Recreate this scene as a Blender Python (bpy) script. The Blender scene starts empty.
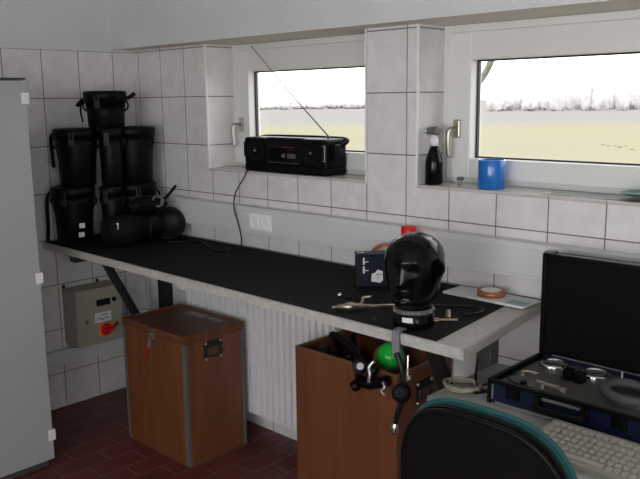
import bpy, bmesh, math, random
from mathutils import Vector, Matrix, noise
random.seed(7)
C = bpy.context.scene.collection
PI = math.pi

# ------------------------------------------------------------------ materials
def new_mat(name):
    m = bpy.data.materials.new(name); m.use_nodes = True
    nt = m.node_tree
    return m, nt, nt.nodes['Principled BSDF']

def mat(name, col, rough=0.5, metal=0.0, var=0.0, scale=30, bump=0.0, spec=0.5, stretch=None, coat=0.0):
    m, nt, b = new_mat(name)
    b.inputs['Base Color'].default_value = (*col, 1); b.inputs['Roughness'].default_value = rough
    b.inputs['Metallic'].default_value = metal; b.inputs['Specular IOR Level'].default_value = spec
    b.inputs['Coat Weight'].default_value = coat
    if var or bump:
        tc = nt.nodes.new('ShaderNodeTexCoord'); mp = nt.nodes.new('ShaderNodeMapping')
        if stretch: mp.inputs['Scale'].default_value = stretch
        nz = nt.nodes.new('ShaderNodeTexNoise'); nz.inputs['Scale'].default_value = scale; nz.inputs['Detail'].default_value = 5
        nt.links.new(tc.outputs['Object'], mp.inputs['Vector']); nt.links.new(mp.outputs['Vector'], nz.inputs['Vector'])
        if var:
            r = nt.nodes.new('ShaderNodeValToRGB')
            r.color_ramp.elements[0].position = .3; r.color_ramp.elements[1].position = .7
            r.color_ramp.elements[0].color = (*[c*(1-var) for c in col], 1)
            r.color_ramp.elements[1].color = (*[min(1, c*(1+var)) for c in col], 1)
            nt.links.new(nz.outputs['Fac'], r.inputs['Fac']); nt.links.new(r.outputs['Color'], b.inputs['Base Color'])
        if bump:
            bp = nt.nodes.new('ShaderNodeBump'); bp.inputs['Strength'].default_value = bump; bp.inputs['Distance'].default_value = .002
            nt.links.new(nz.outputs['Fac'], bp.inputs['Height']); nt.links.new(bp.outputs['Normal'], b.inputs['Normal'])
    return m

TH, ZT, X0T, Y0T = 0.2381, 1.8562, 0.0603, 0.1206     # wall tile grid

def math_node(nt, op, a, b=None):
    n = nt.nodes.new('ShaderNodeMath'); n.operation = op
    for i, v in enumerate((a, b)):
        if v is None: continue
        if isinstance(v, (int, float)): n.inputs[i].default_value = v
        else: nt.links.new(v, n.inputs[i])
    return n.outputs[0]

def tile_mat(name, uaxis, u0, col=(.74, .725, .735), grout=(.13, .12, .115), rows=True):
    m, nt, b = new_mat(name)
    g = nt.nodes.new('ShaderNodeNewGeometry'); s = nt.nodes.new('ShaderNodeSeparateXYZ')
    nt.links.new(g.outputs['Position'], s.inputs[0])
    dist = None
    cells = []
    if uaxis is not None:
        u = math_node(nt, 'SUBTRACT', s.outputs[uaxis], u0)
        dist = math_node(nt, 'PINGPONG', u, .1)
        cells.append(math_node(nt, 'FLOOR', math_node(nt, 'DIVIDE', u, .2)))
    if rows:
        v = math_node(nt, 'SUBTRACT', s.outputs[2], ZT)
        dv = math_node(nt, 'PINGPONG', v, TH/2)
        dist = dv if dist is None else math_node(nt, 'MINIMUM', dist, dv)
        cells.append(math_node(nt, 'FLOOR', math_node(nt, 'DIVIDE', v, TH)))
    mr = nt.nodes.new('ShaderNodeMapRange'); mr.inputs['From Min'].default_value = .0016; mr.inputs['From Max'].default_value = .0026
    nt.links.new(dist, mr.inputs['Value'])
    cell = nt.nodes.new('ShaderNodeCombineXYZ')
    for i, c in enumerate(cells): nt.links.new(c, cell.inputs[i])
    wn = nt.nodes.new('ShaderNodeTexWhiteNoise'); nt.links.new(cell.outputs[0], wn.inputs['Vector'])
    nz = nt.nodes.new('ShaderNodeTexNoise'); nz.inputs['Scale'].default_value = 9; nz.inputs['Detail'].default_value = 6; nz.inputs['Distortion'].default_value = 1.2
    add = nt.nodes.new('ShaderNodeVectorMath'); add.operation = 'ADD'
    nt.links.new(g.outputs['Position'], add.inputs[0]); nt.links.new(wn.outputs['Color'], add.inputs[1])
    nt.links.new(add.outputs[0], nz.inputs['Vector'])
    ramp = nt.nodes.new('ShaderNodeValToRGB')
    ramp.color_ramp.elements[0].position = .3; ramp.color_ramp.elements[1].position = .65
    ramp.color_ramp.elements[0].color = (col[0]*.9, col[1]*.875, col[2]*.88, 1); ramp.color_ramp.elements[1].color = (*col, 1)
    nt.links.new(nz.outputs['Fac'], ramp.inputs['Fac'])
    mx = nt.nodes.new('ShaderNodeMix'); mx.data_type = 'RGBA'
    mx.inputs['A'].default_value = (*grout, 1)
    nt.links.new(mr.outputs[0], mx.inputs['Factor']); nt.links.new(ramp.outputs['Color'], mx.inputs['B'])
    nt.links.new(mx.outputs['Result'], b.inputs['Base Color'])
    rr = math_node(nt, 'SUBTRACT', .85, math_node(nt, 'MULTIPLY', mr.outputs[0], .6))
    nt.links.new(rr, b.inputs['Roughness'])
    bp = nt.nodes.new('ShaderNodeBump'); bp.inputs['Strength'].default_value = .4; bp.inputs['Distance'].default_value = .002
    nt.links.new(mr.outputs[0], bp.inputs['Height']); nt.links.new(bp.outputs['Normal'], b.inputs['Normal'])
    return m

def floor_mat():
    m, nt, b = new_mat('floor_clay_tile')
    g = nt.nodes.new('ShaderNodeNewGeometry'); s = nt.nodes.new('ShaderNodeSeparateXYZ'); cb = nt.nodes.new('ShaderNodeCombineXYZ')
    nt.links.new(g.outputs['Position'], s.inputs[0])
    nt.links.new(math_node(nt, 'ADD', s.outputs[1], .70+2.3*4), cb.inputs[0]); nt.links.new(math_node(nt, 'ADD', s.outputs[0], -.5+.115*20), cb.inputs[1])
    br = nt.nodes.new('ShaderNodeTexBrick')
    br.offset = .5; br.squash = 1
    br.inputs['Scale'].default_value = 1; br.inputs['Brick Width'].default_value = .23; br.inputs['Row Height'].default_value = .115
    br.inputs['Mortar Size'].default_value = .0035; br.inputs['Mortar Smooth'].default_value = .2
    br.inputs['Color1'].default_value = (.150, .029, .024, 1); br.inputs['Color2'].default_value = (.110, .021, .018, 1)
    br.inputs['Mortar'].default_value = (.15, .115, .105, 1)
    nt.links.new(cb.outputs[0], br.inputs['Vector'])
    nz = nt.nodes.new('ShaderNodeTexNoise'); nz.inputs['Scale'].default_value = 14; nz.inputs['Detail'].default_value = 4
    nt.links.new(g.outputs['Position'], nz.inputs['Vector'])
    mx = nt.nodes.new('ShaderNodeMix'); mx.data_type = 'RGBA'; mx.blend_type = 'MULTIPLY'; mx.inputs['Factor'].default_value = .6
    nt.links.new(br.outputs['Color'], mx.inputs['A']); nt.links.new(nz.outputs['Color'], mx.inputs['B'])
    rp = nt.nodes.new('ShaderNodeValToRGB'); rp.color_ramp.elements[0].color = (.55, .55, .55, 1); rp.color_ramp.elements[0].position = .3; rp.color_ramp.elements[1].position = .7
    nt.links.new(nz.outputs['Fac'], rp.inputs['Fac']); nt.links.new(rp.outputs['Color'], mx.inputs['B'])
    nt.links.new(mx.outputs['Result'], b.inputs['Base Color']); b.inputs['Roughness'].default_value = .5
    bp = nt.nodes.new('ShaderNodeBump'); bp.inputs['Strength'].default_value = .5; bp.inputs['Distance'].default_value = .003; bp.invert = True
    nt.links.new(br.outputs['Fac'], bp.inputs['Height']); nt.links.new(bp.outputs['Normal'], b.inputs['Normal'])
    return m

def wood_mat(name, c1, c2):
    m, nt, b = new_mat(name)
    tc = nt.nodes.new('ShaderNodeTexCoord'); mp = nt.nodes.new('ShaderNodeMapping'); mp.inputs['Scale'].default_value = (16, 16, 1.1)
    nz = nt.nodes.new('ShaderNodeTexNoise'); nz.inputs['Scale'].default_value = 1.6; nz.inputs['Detail'].default_value = 7; nz.inputs['Distortion'].default_value = .6
    nt.links.new(tc.outputs['Object'], mp.inputs['Vector']); nt.links.new(mp.outputs['Vector'], nz.inputs['Vector'])
    r = nt.nodes.new('ShaderNodeValToRGB'); r.color_ramp.elements[0].position = .32; r.color_ramp.elements[1].position = .68
    r.color_ramp.elements[0].color = (*c1, 1); r.color_ramp.elements[1].color = (*c2, 1)
    nt.links.new(nz.outputs['Fac'], r.inputs['Fac']); nt.links.new(r.outputs['Color'], b.inputs['Base Color'])
    b.inputs['Roughness'].default_value = .45
    return m

def glass_mat():
    m = bpy.data.materials.new('window_glass'); m.use_nodes = True; nt = m.node_tree; nt.nodes.clear()
    o = nt.nodes.new('ShaderNodeOutputMaterial'); mx = nt.nodes.new('ShaderNodeMixShader'); t = nt.nodes.new('ShaderNodeBsdfTransparent')
    gl = nt.nodes.new('ShaderNodeBsdfGlossy'); gl.inputs['Roughness'].default_value = .0; f = nt.nodes.new('ShaderNodeLayerWeight'); f.inputs['Blend'].default_value = .5
    sch = math_node(nt, 'ADD', math_node(nt, 'MULTIPLY', math_node(nt, 'POWER', f.outputs['Facing'], 5), .9), .04)
    nt.links.new(sch, mx.inputs[0]); nt.links.new(t.outputs[0], mx.inputs[1]); nt.links.new(gl.outputs[0], mx.inputs[2]); nt.links.new(mx.outputs[0], o.inputs[0])
    return m

def field_mat():
    m, nt, b = new_mat('pale_field')
    g = nt.nodes.new('ShaderNodeNewGeometry'); mp = nt.nodes.new('ShaderNodeMapping'); mp.inputs['Rotation'].default_value = (0, 0, .75); mp.inputs['Scale'].default_value = (.05, .4, .1)
    nz = nt.nodes.new('ShaderNodeTexNoise'); nz.inputs['Scale'].default_value = .6; nz.inputs['Detail'].default_value = 6
    nt.links.new(g.outputs['Position'], mp.inputs[0]); nt.links.new(mp.outputs[0], nz.inputs['Vector'])
    r = nt.nodes.new('ShaderNodeValToRGB'); r.color_ramp.elements[0].position = .35; r.color_ramp.elements[1].position = .65
    r.color_ramp.elements[0].color = (.262, .247, .19, 1); r.color_ramp.elements[1].color = (.272, .262, .178, 1)
    nt.links.new(nz.outputs['Fac'], r.inputs['Fac'])
    # bare grey strip of a more distant field
    s = nt.nodes.new('ShaderNodeVectorMath'); s.operation = 'LENGTH'; nt.links.new(g.outputs['Position'], s.inputs[0])
    mr = nt.nodes.new('ShaderNodeMapRange'); mr.inputs['From Min'].default_value = 70; mr.inputs['From Max'].default_value = 85
    nt.links.new(s.outputs['Value'], mr.inputs['Value'])
    mx = nt.nodes.new('ShaderNodeMix'); mx.data_type = 'RGBA'; mx.inputs['B'].default_value = (.238, .232, .226, 1)
    nt.links.new(mr.outputs[0], mx.inputs['Factor']); nt.links.new(r.outputs['Color'], mx.inputs['A'])
    nt.links.new(mx.outputs['Result'], b.inputs['Base Color']); b.inputs['Roughness'].default_value = 1; b.inputs['Specular IOR Level'].default_value = 0
    return m

M = dict(
    tile_x=tile_mat('wall_tile_window', 0, X0T), tile_y=tile_mat('wall_tile_left', 1, -Y0T),
    tile_r=tile_mat('wall_tile_return', None, 0), sill=tile_mat('sill_tile', 0, X0T, rows=False, col=(.55, .53, .52), grout=(.3, .29, .28)),
    floor=floor_mat(), plaster=mat('white_plaster', (.62, .625, .635), .9, var=.03, scale=6),
    soffit=mat('bounce_tinted_soffit', (.66, .62, .55), .9, var=.04, scale=8),  # plaster colour tinted beige for light bounced off the sills
    pvc=mat('white_pvc', (.72, .72, .70), .35), bead=mat('white_edge_bead', (.82, .82, .82), .3),
    gasket=mat('black_gasket', (.012, .012, .012), .5), glass=glass_mat(), field=field_mat(),
    duct=mat('duct_plastic', (.64, .645, .64), .4), socket=mat('socket_white', (.88, .88, .87), .3),
    bench=mat('grey_laminate', (.45, .44, .415), .45, var=.16, scale=60), steel=mat('dark_steel', (.016, .016, .017), .5, var=.1, spec=.3),
    greysteel=mat('grey_steel', (.10, .10, .095), .5), rubber=mat('black_rubber_mat', (.010, .0088, .009), .8, var=.2, scale=40, bump=.25, spec=.12),
    black=mat('black_plastic', (.0032, .0032, .0035), .42, spec=.13), blackm=mat('black_matt', (.0045, .0042, .0045), .7, spec=.15), gloss=mat('black_gloss', (.002, .002, .0023), .17, spec=.22),
    foam=mat('black_foam', (.0055, .0045, .005), .95, bump=.6, scale=120, var=.3, spec=.08), hose=mat('black_hose', (.006, .006, .0065), .38, spec=.3),
    strap=mat('black_webbing', (.006, .006, .006), .8, spec=.15), chrome=mat('chrome', (.75, .75, .74), .18, 1), brass=mat('brass', (.48, .40, .26), .32, 1), champagne=mat('champagne_metal', (.46, .43, .36), .35, 1),
    dullmetal=mat('dull_metal', (.42, .38, .31), .38, 1, var=.15), alu=mat('aluminium', (.5, .5, .5), .38, 1), label=mat('white_label', (.72, .72, .72), .5),
    cardlabel=mat('old_label', (.30, .27, .24), .5, var=.1), locker=mat('locker_paint', (.35, .36, .365), .5), lockerdark=mat('locker_plinth', (.05, .05, .055), .6),
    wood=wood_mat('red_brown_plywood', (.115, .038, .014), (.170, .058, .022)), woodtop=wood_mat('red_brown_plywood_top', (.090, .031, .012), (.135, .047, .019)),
    woodedge=wood_mat('box_edge', (.17, .075, .036), (.21, .095, .048)), red=mat('red_enamel', (.62, .012, .014), .25), redtag=mat('red_tag', (.32, .014, .012), .5),
    beigebox=mat('beige_grey_paint', (.33, .32, .26), .5), yellow=mat('orange_plate', (.80, .20, .02), .45), bluescript=mat('blue_print', (.03, .08, .32), .5),
    blue=mat('blue_plastic', (.008, .14, .50), .22, coat=.3), copper=mat('copper_tape', (.42, .15, .065), .25, .35), card=mat('cardboard_core', (.72, .70, .66), .7),
    paper=mat('white_paper', (.68, .70, .70), .5), teal=mat('teal_print', (.22, .36, .36), .4), navy=mat('navy_plastic', (.004, .005, .018), .5, var=.3, scale=50, spec=.25),
    green=mat('green_enamel', (.02, .55, .06), .28), rust=mat('orange_brown_ring', (.26, .07, .025), .45), desk=mat('desk_laminate', (.40, .41, .39), .45, var=.04, scale=40),
    chairgreen=mat('teal_fabric', (.008, .062, .064), .85, bump=.5, scale=300, var=.2), chairshell=mat('chair_shell', (.0035, .0032, .0035), .5, bump=.25, scale=200, spec=.12),
    casepanel=mat('dark_blue_laminate', (.005, .010, .036), .45, var=.2, scale=120, spec=.25), panel=mat('grey_instrument_panel', (.085, .085, .075), .4, var=.06, spec=.3),
    dial=mat('dial_face', (.14, .14, .13), .4), greyhose=mat('grey_hose', (.075, .08, .078), .55, spec=.3), kbd=mat('keyboard_beige', (.29, .28, .24), .5), key=mat('key_cap', (.36, .345, .30), .5),
    radiator=mat('radiator_white', (.74, .74, .76), .35), tree=mat('haze_painted_bark', (.60, .585, .595), 1, var=.12, scale=1, spec=0), branch=mat('grey_branch', (.17, .17, .13), .9, var=.2, scale=25),  # tree: distance haze painted in as a pale bark colour
    mole=mat('molehill_soil', (.16, .14, .12), 1, spec=0), beigecable=mat('beige_cable', (.30, .265, .20), .5), greystrap=mat('grey_clip', (.17, .17, .18), .5),
    redled=mat('dull_red_print', (.35, .03, .03), .4), greenpaper=mat('green_rim', (.03, .14, .10), .35), darkglass=mat('dark_display', (.008, .008, .009), .2),
)

# ------------------------------------------------------------------ mesh builder
def frame_from(d):
    d = Vector(d).normalized()
    return d.to_track_quat('Z', 'Y').to_matrix().to_4x4()

def smooth_path(pts, n=6, closed=False):
    P = [Vector(p) for p in pts]; out = []; L = len(P)
    for i in range(L if closed else L-1):
        p0, p1, p2, p3 = (P[(i-1) % L] if (closed or i > 0) else P[0]), P[i], P[(i+1) % L], (P[(i+2) % L] if (closed or i+2 < L) else P[-1])
        for k in range(n):
            t = k/n
            out.append(.5*((2*p1)+(p2-p0)*t+(2*p0-5*p1+4*p2-p3)*t*t+(3*p1-p0-3*p2+p3)*t**3))
    if not closed: out.append(P[-1])
    return out

class MB:
    def __init__(s): s.bm = bmesh.new(); s.mi = 0
    def _merge(s, tmp, smooth=False):
        vm = {v: s.bm.verts.new(v.co) for v in tmp.verts}
        for f in tmp.faces:
            try: nf = s.bm.faces.new([vm[v] for v in f.verts])
            except ValueError: continue
            nf.material_index = s.mi; nf.smooth = smooth
        tmp.free(); return s
    def box(s, x0, x1, y0, y1, z0, z1, bev=0, seg=2, rot=None):
        t = bmesh.new(); bmesh.ops.create_cube(t, size=1)
        for v in t.verts: v.co = Vector(((x0+x1)/2+v.co.x*(x1-x0), (y0+y1)/2+v.co.y*(y1-y0), (z0+z1)/2+v.co.z*(z1-z0)))
        if bev: bmesh.ops.bevel(t, geom=t.edges[:], offset=bev, segments=seg, affect='EDGES', profile=.5)
        if rot is not None: bmesh.ops.transform(t, matrix=rot, verts=t.verts)
        return s._merge(t)
    def bar(s, p0, p1, w, h, bev=0):
        p0, p1 = Vector(p0), Vector(p1); d = p1-p0
        t = bmesh.new(); bmesh.ops.create_cube(t, size=1)
        for v in t.verts: v.co = Vector((v.co.x*w, v.co.y*h, (v.co.z+.5)*d.length))
        if bev: bmesh.ops.bevel(t, geom=t.edges[:], offset=bev, segments=2, affect='EDGES')
        bmesh.ops.transform(t, matrix=Matrix.Translation(p0) @ frame_from(d), verts=t.verts)
        return s._merge(t)
    def lathe(s, prof, base=(0, 0, 0), axis=(0, 0, 1), seg=32, smooth=True):
        Mx = Matrix.Translation(Vector(base)) @ frame_from(axis) if tuple(axis) != (0, 0, 1) else Matrix.Translation(Vector(base))
        rings = []
        for r, z in prof:
            if r < 1e-6: rings.append([s.bm.verts.new(Mx @ Vector((0, 0, z)))])
            else: rings.append([s.bm.verts.new(Mx @ Vector((r*math.cos(2*PI*i/seg), r*math.sin(2*PI*i/seg), z))) for i in range(seg)])
        for a, b in zip(rings, rings[1:]):
            for i in range(seg):
                j = (i+1) % seg
                if len(a) == 1 and len(b) == 1: continue
                vs = [a[0], b[j], b[i]] if len(a) == 1 else ([a[i], a[j], b[0]] if len(b) == 1 else [a[i], a[j], b[j], b[i]])
                f = s.bm.faces.new(vs); f.material_index = s.mi; f.smooth = smooth
        return s
    def cyl(s, p0, p1, r0, r1=None, seg=24, bev=0):
        r1 = r0 if r1 is None else r1; L = (Vector(p1)-Vector(p0)).length
        if bev: prof = [(0, 0), (r0-bev, 0), (r0-bev*.3, bev*.3), (r0, bev), (r1, L-bev), (r1-bev*.3, L-bev*.3), (r1-bev, L), (0, L)]
        else: prof = [(0, 0), (r0, 0), (r0, 0), (r1, L), (r1, L), (0, L)]
        return s.lathe(prof, p0, Vector(p1)-Vector(p0), seg)
    def tube(s, pts, r, seg=10, n=6, closed=False, flat=None):
        P = smooth_path(pts, n, closed) if n else [Vector(p) for p in pts]
        L = len(P); up = None; rings = []
        for i, p in enumerate(P):
            d = ((P[(i+1) % L] if (closed or i < L-1) else p)-(P[i-1] if (closed or i > 0) else p)).normalized()
            if up is None: up = d.orthogonal().normalized()
            up = (up-d*up.dot(d)).normalized(); sd = d.cross(up)
            rr = r if not callable(r) else r(i/(L-1))
            fx, fy = flat or (1, 1)
            rings.append([s.bm.verts.new(p+up*(math.cos(2*PI*k/seg)*rr*fx)+sd*(math.sin(2*PI*k/seg)*rr*fy)) for k in range(seg)])
        pairs = list(zip(rings, rings[1:]))+([(rings[-1], rings[0])] if closed else [])
        for a, b in pairs:
            for k in range(seg):
                f = s.bm.faces.new([a[k], a[(k+1) % seg], b[(k+1) % seg], b[k]]); f.smooth = True; f.material_index = s.mi
        if not closed:
            for ring, rev in ((rings[0], True), (rings[-1], False)):
                f = s.bm.faces.new(ring[::-1] if rev else ring); f.material_index = s.mi
        return s
    def strip(s, pts, w, t, side):            # flat webbing along a path; side = width direction
        P = smooth_path(pts, 5); sd = Vector(side).normalized(); rings = []
        for i, p in enumerate(P):
            d = (P[min(i+1, len(P)-1)]-P[max(i-1, 0)]).normalized(); n = d.cross(sd).normalized()
            rings.append([s.bm.verts.new(p+sd*a*w/2+n*b*t/2) for a, b in ((-1, -1), (1, -1), (1, 1), (-1, 1))])
        for a, b in zip(rings, rings[1:]):
            for k in range(4): s.bm.faces.new([a[k], a[(k+1) % 4], b[(k+1) % 4], b[k]]).material_index = s.mi
        s.bm.faces.new(rings[0][::-1]); s.bm.faces.new(rings[-1]); return s
    def sphere(s, c, r, sc=(1, 1, 1), u=20, v=12, disp=0, freq=3):
        t = bmesh.new(); bmesh.ops.create_uvsphere(t, u_segments=u, v_segments=v, radius=1)
        for w in t.verts:
            k = 1+(disp*noise.noise(w.co*freq+Vector(c)) if disp else 0)
            w.co = Vector((c[0]+w.co.x*r*sc[0]*k, c[1]+w.co.y*r*sc[1]*k, c[2]+w.co.z*r*sc[2]*k))
        return s._merge(t, True)
    def prism(s, outline, depth, mx=None, bev=0, seg=3):      # outline in xy, extruded along z
        t = bmesh.new(); vs = [t.verts.new((x, y, 0)) for x, y in outline]; f = t.faces.new(vs)
        r = bmesh.ops.extrude_face_region(t, geom=[f])
        for v in [e for e in r['geom'] if isinstance(e, bmesh.types.BMVert)]: v.co.z += depth
        bmesh.ops.recalc_face_normals(t, faces=t.faces)
        if bev:
            ed = [e for e in t.edges if abs(e.verts[0].co.z-e.verts[1].co.z) < 1e-7]
            bmesh.ops.bevel(t, geom=ed, offset=bev, segments=seg, affect='EDGES')
        if mx is not None: bmesh.ops.transform(t, matrix=mx, verts=t.verts)
        return s._merge(t)
    def mesh(s, name):
        bmesh.ops.recalc_face_normals(s.bm, faces=s.bm.faces)
        me = bpy.data.meshes.new(name); s.bm.to_mesh(me); s.bm.free(); return me

def world_loc(o):
    v = Vector((0, 0, 0))
    while o is not None: v += o.location; o = o.parent
    return v

def thing(name, label, cat, loc=(0, 0, 0), rz=0, group=None):
    o = bpy.data.objects.new(name, None); C.objects.link(o); o.location = loc; o.rotation_euler.z = rz; o.empty_display_size = .05
    o['label'] = label; o['category'] = cat
    if group: o['group'] = group
    return o

def part(name, mb, m, parent, local=False, label=None, smooth_angle=None):
    """one mesh object under parent; geometry given in world space unless local"""
    me = mb.mesh(name); off = Vector((0, 0, 0)) if local else world_loc(parent)
    if not local: me.transform(Matrix.Translation(-off))
    for k in (m if isinstance(m, (list, tuple)) else [m]): me.materials.append(M[k])
    o = bpy.data.objects.new(name, me); C.objects.link(o); o.parent = parent
    if label: o['label'] = label
    return o

def part_each(name, mb, m, parent, local=False, label=None):
    """every separate piece of mb becomes a part of its own"""
    left = set(mb.bm.verts); out = []
    for seed in list(mb.bm.verts):
        if seed not in left: continue
        isl = [seed]; left.discard(seed); q = [seed]
        while q:
            a = q.pop()
            for e in a.link_edges:
                c = e.other_vert(a)
                if c in left: left.discard(c); isl.append(c); q.append(c)
        n = MB(); vm = {v: n.bm.verts.new(v.co) for v in isl}
        for f in {f for v in isl for f in v.link_faces}:
            nf = n.bm.faces.new([vm[v] for v in f.verts]); nf.smooth = f.smooth; nf.material_index = f.material_index
        out.append(part(name, n, m, parent, local, label))
    mb.bm.free(); return out

def solo(name, mb, m, label, cat, group=None, kind=None):
    me = mb.mesh(name); xs = [v.co for v in me.vertices]
    off = Vector(((min(c.x for c in xs)+max(c.x for c in xs))/2, (min(c.y for c in xs)+max(c.y for c in xs))/2, min(c.z for c in xs)))
    me.transform(Matrix.Translation(-off))
    for k in (m if isinstance(m, (list, tuple)) else [m]): me.materials.append(M[k])
    o = bpy.data.objects.new(name, me); C.objects.link(o); o.location = off
    o['label'] = label; o['category'] = cat
    if group: o['group'] = group
    if kind: o['kind'] = kind
    return o

def struct(name, mb, m, label, cat):
    me = mb.mesh(name)
    for k in (m if isinstance(m, (list, tuple)) else [m]): me.materials.append(M[k])
    o = bpy.data.objects.new(name, me); C.objects.link(o)
    o['kind'] = 'structure'; o['label'] = label; o['category'] = cat
    return o

def copy_thing(root, loc, label=None, group=None, rz=None):
    r = root.copy(); C.objects.link(r); r.location = loc
    if rz is not None: r.rotation_euler.z = rz
    if label: r['label'] = label
    if group: r['group'] = group
    for ch in list(root.children):
        c = ch.copy(); C.objects.link(c); c.parent = r
        for g in list(ch.children):
            d = g.copy(); C.objects.link(d); d.parent = c
    return r

# ------------------------------------------------------------------ camera
fw, rt, up = None, None, None
cp = Vector((3.6739, -2.3887, 1.5938)); yaw, pitch, roll, FPX = -.76254, -.17989, -.01269, 767.1
fw = Vector((math.sin(yaw)*math.cos(pitch), math.cos(yaw)*math.cos(pitch), math.sin(pitch)))
r0 = fw.cross(Vector((0, 0, 1))).normalized(); u0 = r0.cross(fw)
rt = math.cos(roll)*r0+math.sin(roll)*u0; up = -math.sin(roll)*r0+math.cos(roll)*u0
cam = bpy.data.cameras.new('camera'); co = bpy.data.objects.new('camera', cam); C.objects.link(co)
R = Matrix((rt, up, -fw)).transposed().to_4x4(); co.matrix_world = Matrix.Translation(cp) @ R
cam.sensor_width = 36; cam.lens = FPX/640*36; cam.clip_start = .05; cam.clip_end = 2000
bpy.context.scene.camera = co

# ------------------------------------------------------------------ room shell
RX, RY, RZ = 5.2, -4.0, 2.6
SZ, TZ = 1.268, 1.868          # sill top / recess soffit
W1, W2 = (.635, 1.657), (1.911, 2.93)
FY, WT = .17, .32              # frame plane, wall thickness

b = MB(); b.box(-.2, RX+.2, RY-.2, WT, -.15, 0); struct('floor', b, 'floor', 'dark red brown clay tile floor in running bond', 'floor')
b = MB(); b.box(-.2, RX+.2, RY-.2, WT, RZ, RZ+.15); struct('ceiling', b, 'plaster', 'plain white plastered ceiling over the room', 'ceiling')

b = MB()
def tiled(x0, x1, y0, y1, z0, z1):
    t = bmesh.new(); bmesh.ops.create_cube(t, size=1)
    for v in t.verts: v.co = Vector(((x0+x1)/2+v.co.x*(x1-x0), (y0+y1)/2+v.co.y*(y1-y0), (z0+z1)/2+v.co.z*(z1-z0)))
    t.normal_update(); vm = {v: b.bm.verts.new(v.co) for v in t.verts}
    for f in t.faces:
        nf = b.bm.faces.new([vm[v] for v in f.verts]); n = f.normal
        nf.material_index = 0 if abs(n.y) > .5 else (1 if abs(n.x) > .5 else 2)
    t.free()
tiled(0, RX, 0, WT, 0, SZ-.012)
tiled(0, W1[0], 0, WT, SZ-.012, TZ); tiled(W1[1], W2[0], 0, WT, SZ-.012, TZ); tiled(W2[1], RX, 0, WT, SZ-.012, TZ)
struct('wall_window', b, ['tile_x', 'tile_r', 'plaster'], 'white tiled wall with two window recesses above the workbench', 'wall')
b = MB(); b.box(-.2, 0, RY-.2, WT, 0, ZT); b.mi = 1; b.box(-.2, 0, RY-.2, WT, ZT, RZ)
struct('wall_left', b, ['tile_y', 'plaster'], 'white tiled wall behind the black canisters, plastered above', 'wall')
BX = (-3.75, -2.15); BZ = (.6, 2.1)
BW = (2.2, 4.9)
b = MB(); b.box(RX, RX+.2, RY-.2, BX[0], 0, RZ); b.box(RX, RX+.2, BX[1], WT, 0, RZ); b.box(RX, RX+.2, BX[0], BX[1], 0, BZ[0]); b.box(RX, RX+.2, BX[0], BX[1], BZ[1], RZ)
struct('wall_right', b, 'plaster', 'white plaster wall with an added wide window at the desk end', 'wall')
b = MB(); b.box(0, BW[0], RY-.2, RY, 0, RZ); b.box(BW[1], RX, RY-.2, RY, 0, RZ); b.box(BW[0], BW[1], RY-.2, RY, 0, BZ[0]); b.box(BW[0], BW[1], RY-.2, RY, BZ[1], RZ); struct('wall_back', b, 'plaster', 'white plaster wall with an added wide window opposite the workbench', 'wall')
b = MB(); b.box(0, RX, -.125, WT, TZ, RZ)
for f in b.bm.faces: f.material_index = 1 if all(abs(v.co.z-TZ) < 1e-4 for v in f.verts) else 0
struct('beam', b, ['plaster', 'soffit'], 'white plastered beam projecting over both windows with bounce-tinted beige underside', 'beam')
# white corner beads along the recess edges
b = MB()
for x in (W1[0]-.004, W1[1]-.004, W2[0]-.004, W2[1]-.004): b.box(x, x+.008, -.003, .006, SZ-.01, TZ)
struct('trim_1', b, 'bead', 'white edge beads on the tiled recess corners', 'trim')
for k, w in enumerate((W1, W2)):
    b = MB(); b.box(w[0], w[1], -.004, FY+.03, SZ-.012, SZ, .002)
    struct(f'trim_{k+2}', b, 'sill', ('grey tiled sill under the black radio', 'grey tiled sill under the blue tub')[k], 'windowsill')

def make_window(name, x0, x1, z0, z1, label, handle=True):
    o = thing(name, label, 'window', ((x0+x1)/2, FY, z0)); o['kind'] = 'structure'
    f = MB(); t = .045
    for a in ((x0, x0+t, z0, z1), (x1-t, x1, z0, z1), (x0+t, x1-t, z0, z0+t*.7), (x0+t, x1-t, z1-t, z1)): f.box(a[0], a[1], FY, FY+.07, a[2], a[3], .003)
    part('window_frame', f, 'pvc', o)
    s = MB(); l, h0, h1 = .135, .097, .132
    X0, X1, Z0, Z1 = x0+.028, x1-.028, z0+.02, z1-.028
    for a in ((X0, x0+l, Z0, Z1), (x1-l, X1, Z0, Z1), (x0+l, x1-l, Z0, z0+h0), (x0+l, x1-l, z1-h1, Z1)): s.box(a[0], a[1], FY-.016, FY+.06, a[2], a[3], .005)
    sash = part('window_sash', s, 'pvc', o)
    g = MB(); q = .012
    for a in ((x0+l, x0+l+q*.6, z0+h0, z1-h1), (x1-l-q*.6, x1-l, z0+h0, z1-h1), (x0+l, x1-l, z0+h0, z0+h0+.006), (x0+l, x1-l, z1-h1-.006, z1-h1)): g.box(a[0], a[1], FY+.025, FY+.04, a[2], a[3])
    part('gasket', g, 'gasket', sash, label='black rubber glazing gasket')
    p = MB(); p.box(x0+l-.01, x1-l+.01, FY+.03, FY+.034, z0+h0-.01, z1-h1+.01); part('glass_pane', p, 'glass', sash)
    if handle:
        hx = x0+.080; hz = 1.478; m = MB(); m.box(hx-.015, hx+.015, FY-.028, FY-.016, hz-.035, hz+.035, .005)
        m.cyl((hx, FY-.03, hz), (hx, FY-.065, hz), .009); m.tube([(hx+.002, FY-.062, hz), (hx-.006, FY-.07, hz-.012), (hx-.008, FY-.068, hz-.06), (hx-.008, FY-.062, hz-.108)], .0085, 10, 5, flat=(1, 1.2))
        part('window_handle', m, 'alu' if name.endswith('1') else 'champagne', o, label='metal tilt and turn handle')
    return o
make_window('window_1', W1[0], W1[1], SZ, TZ, 'white framed window behind the black radio with antenna')
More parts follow.
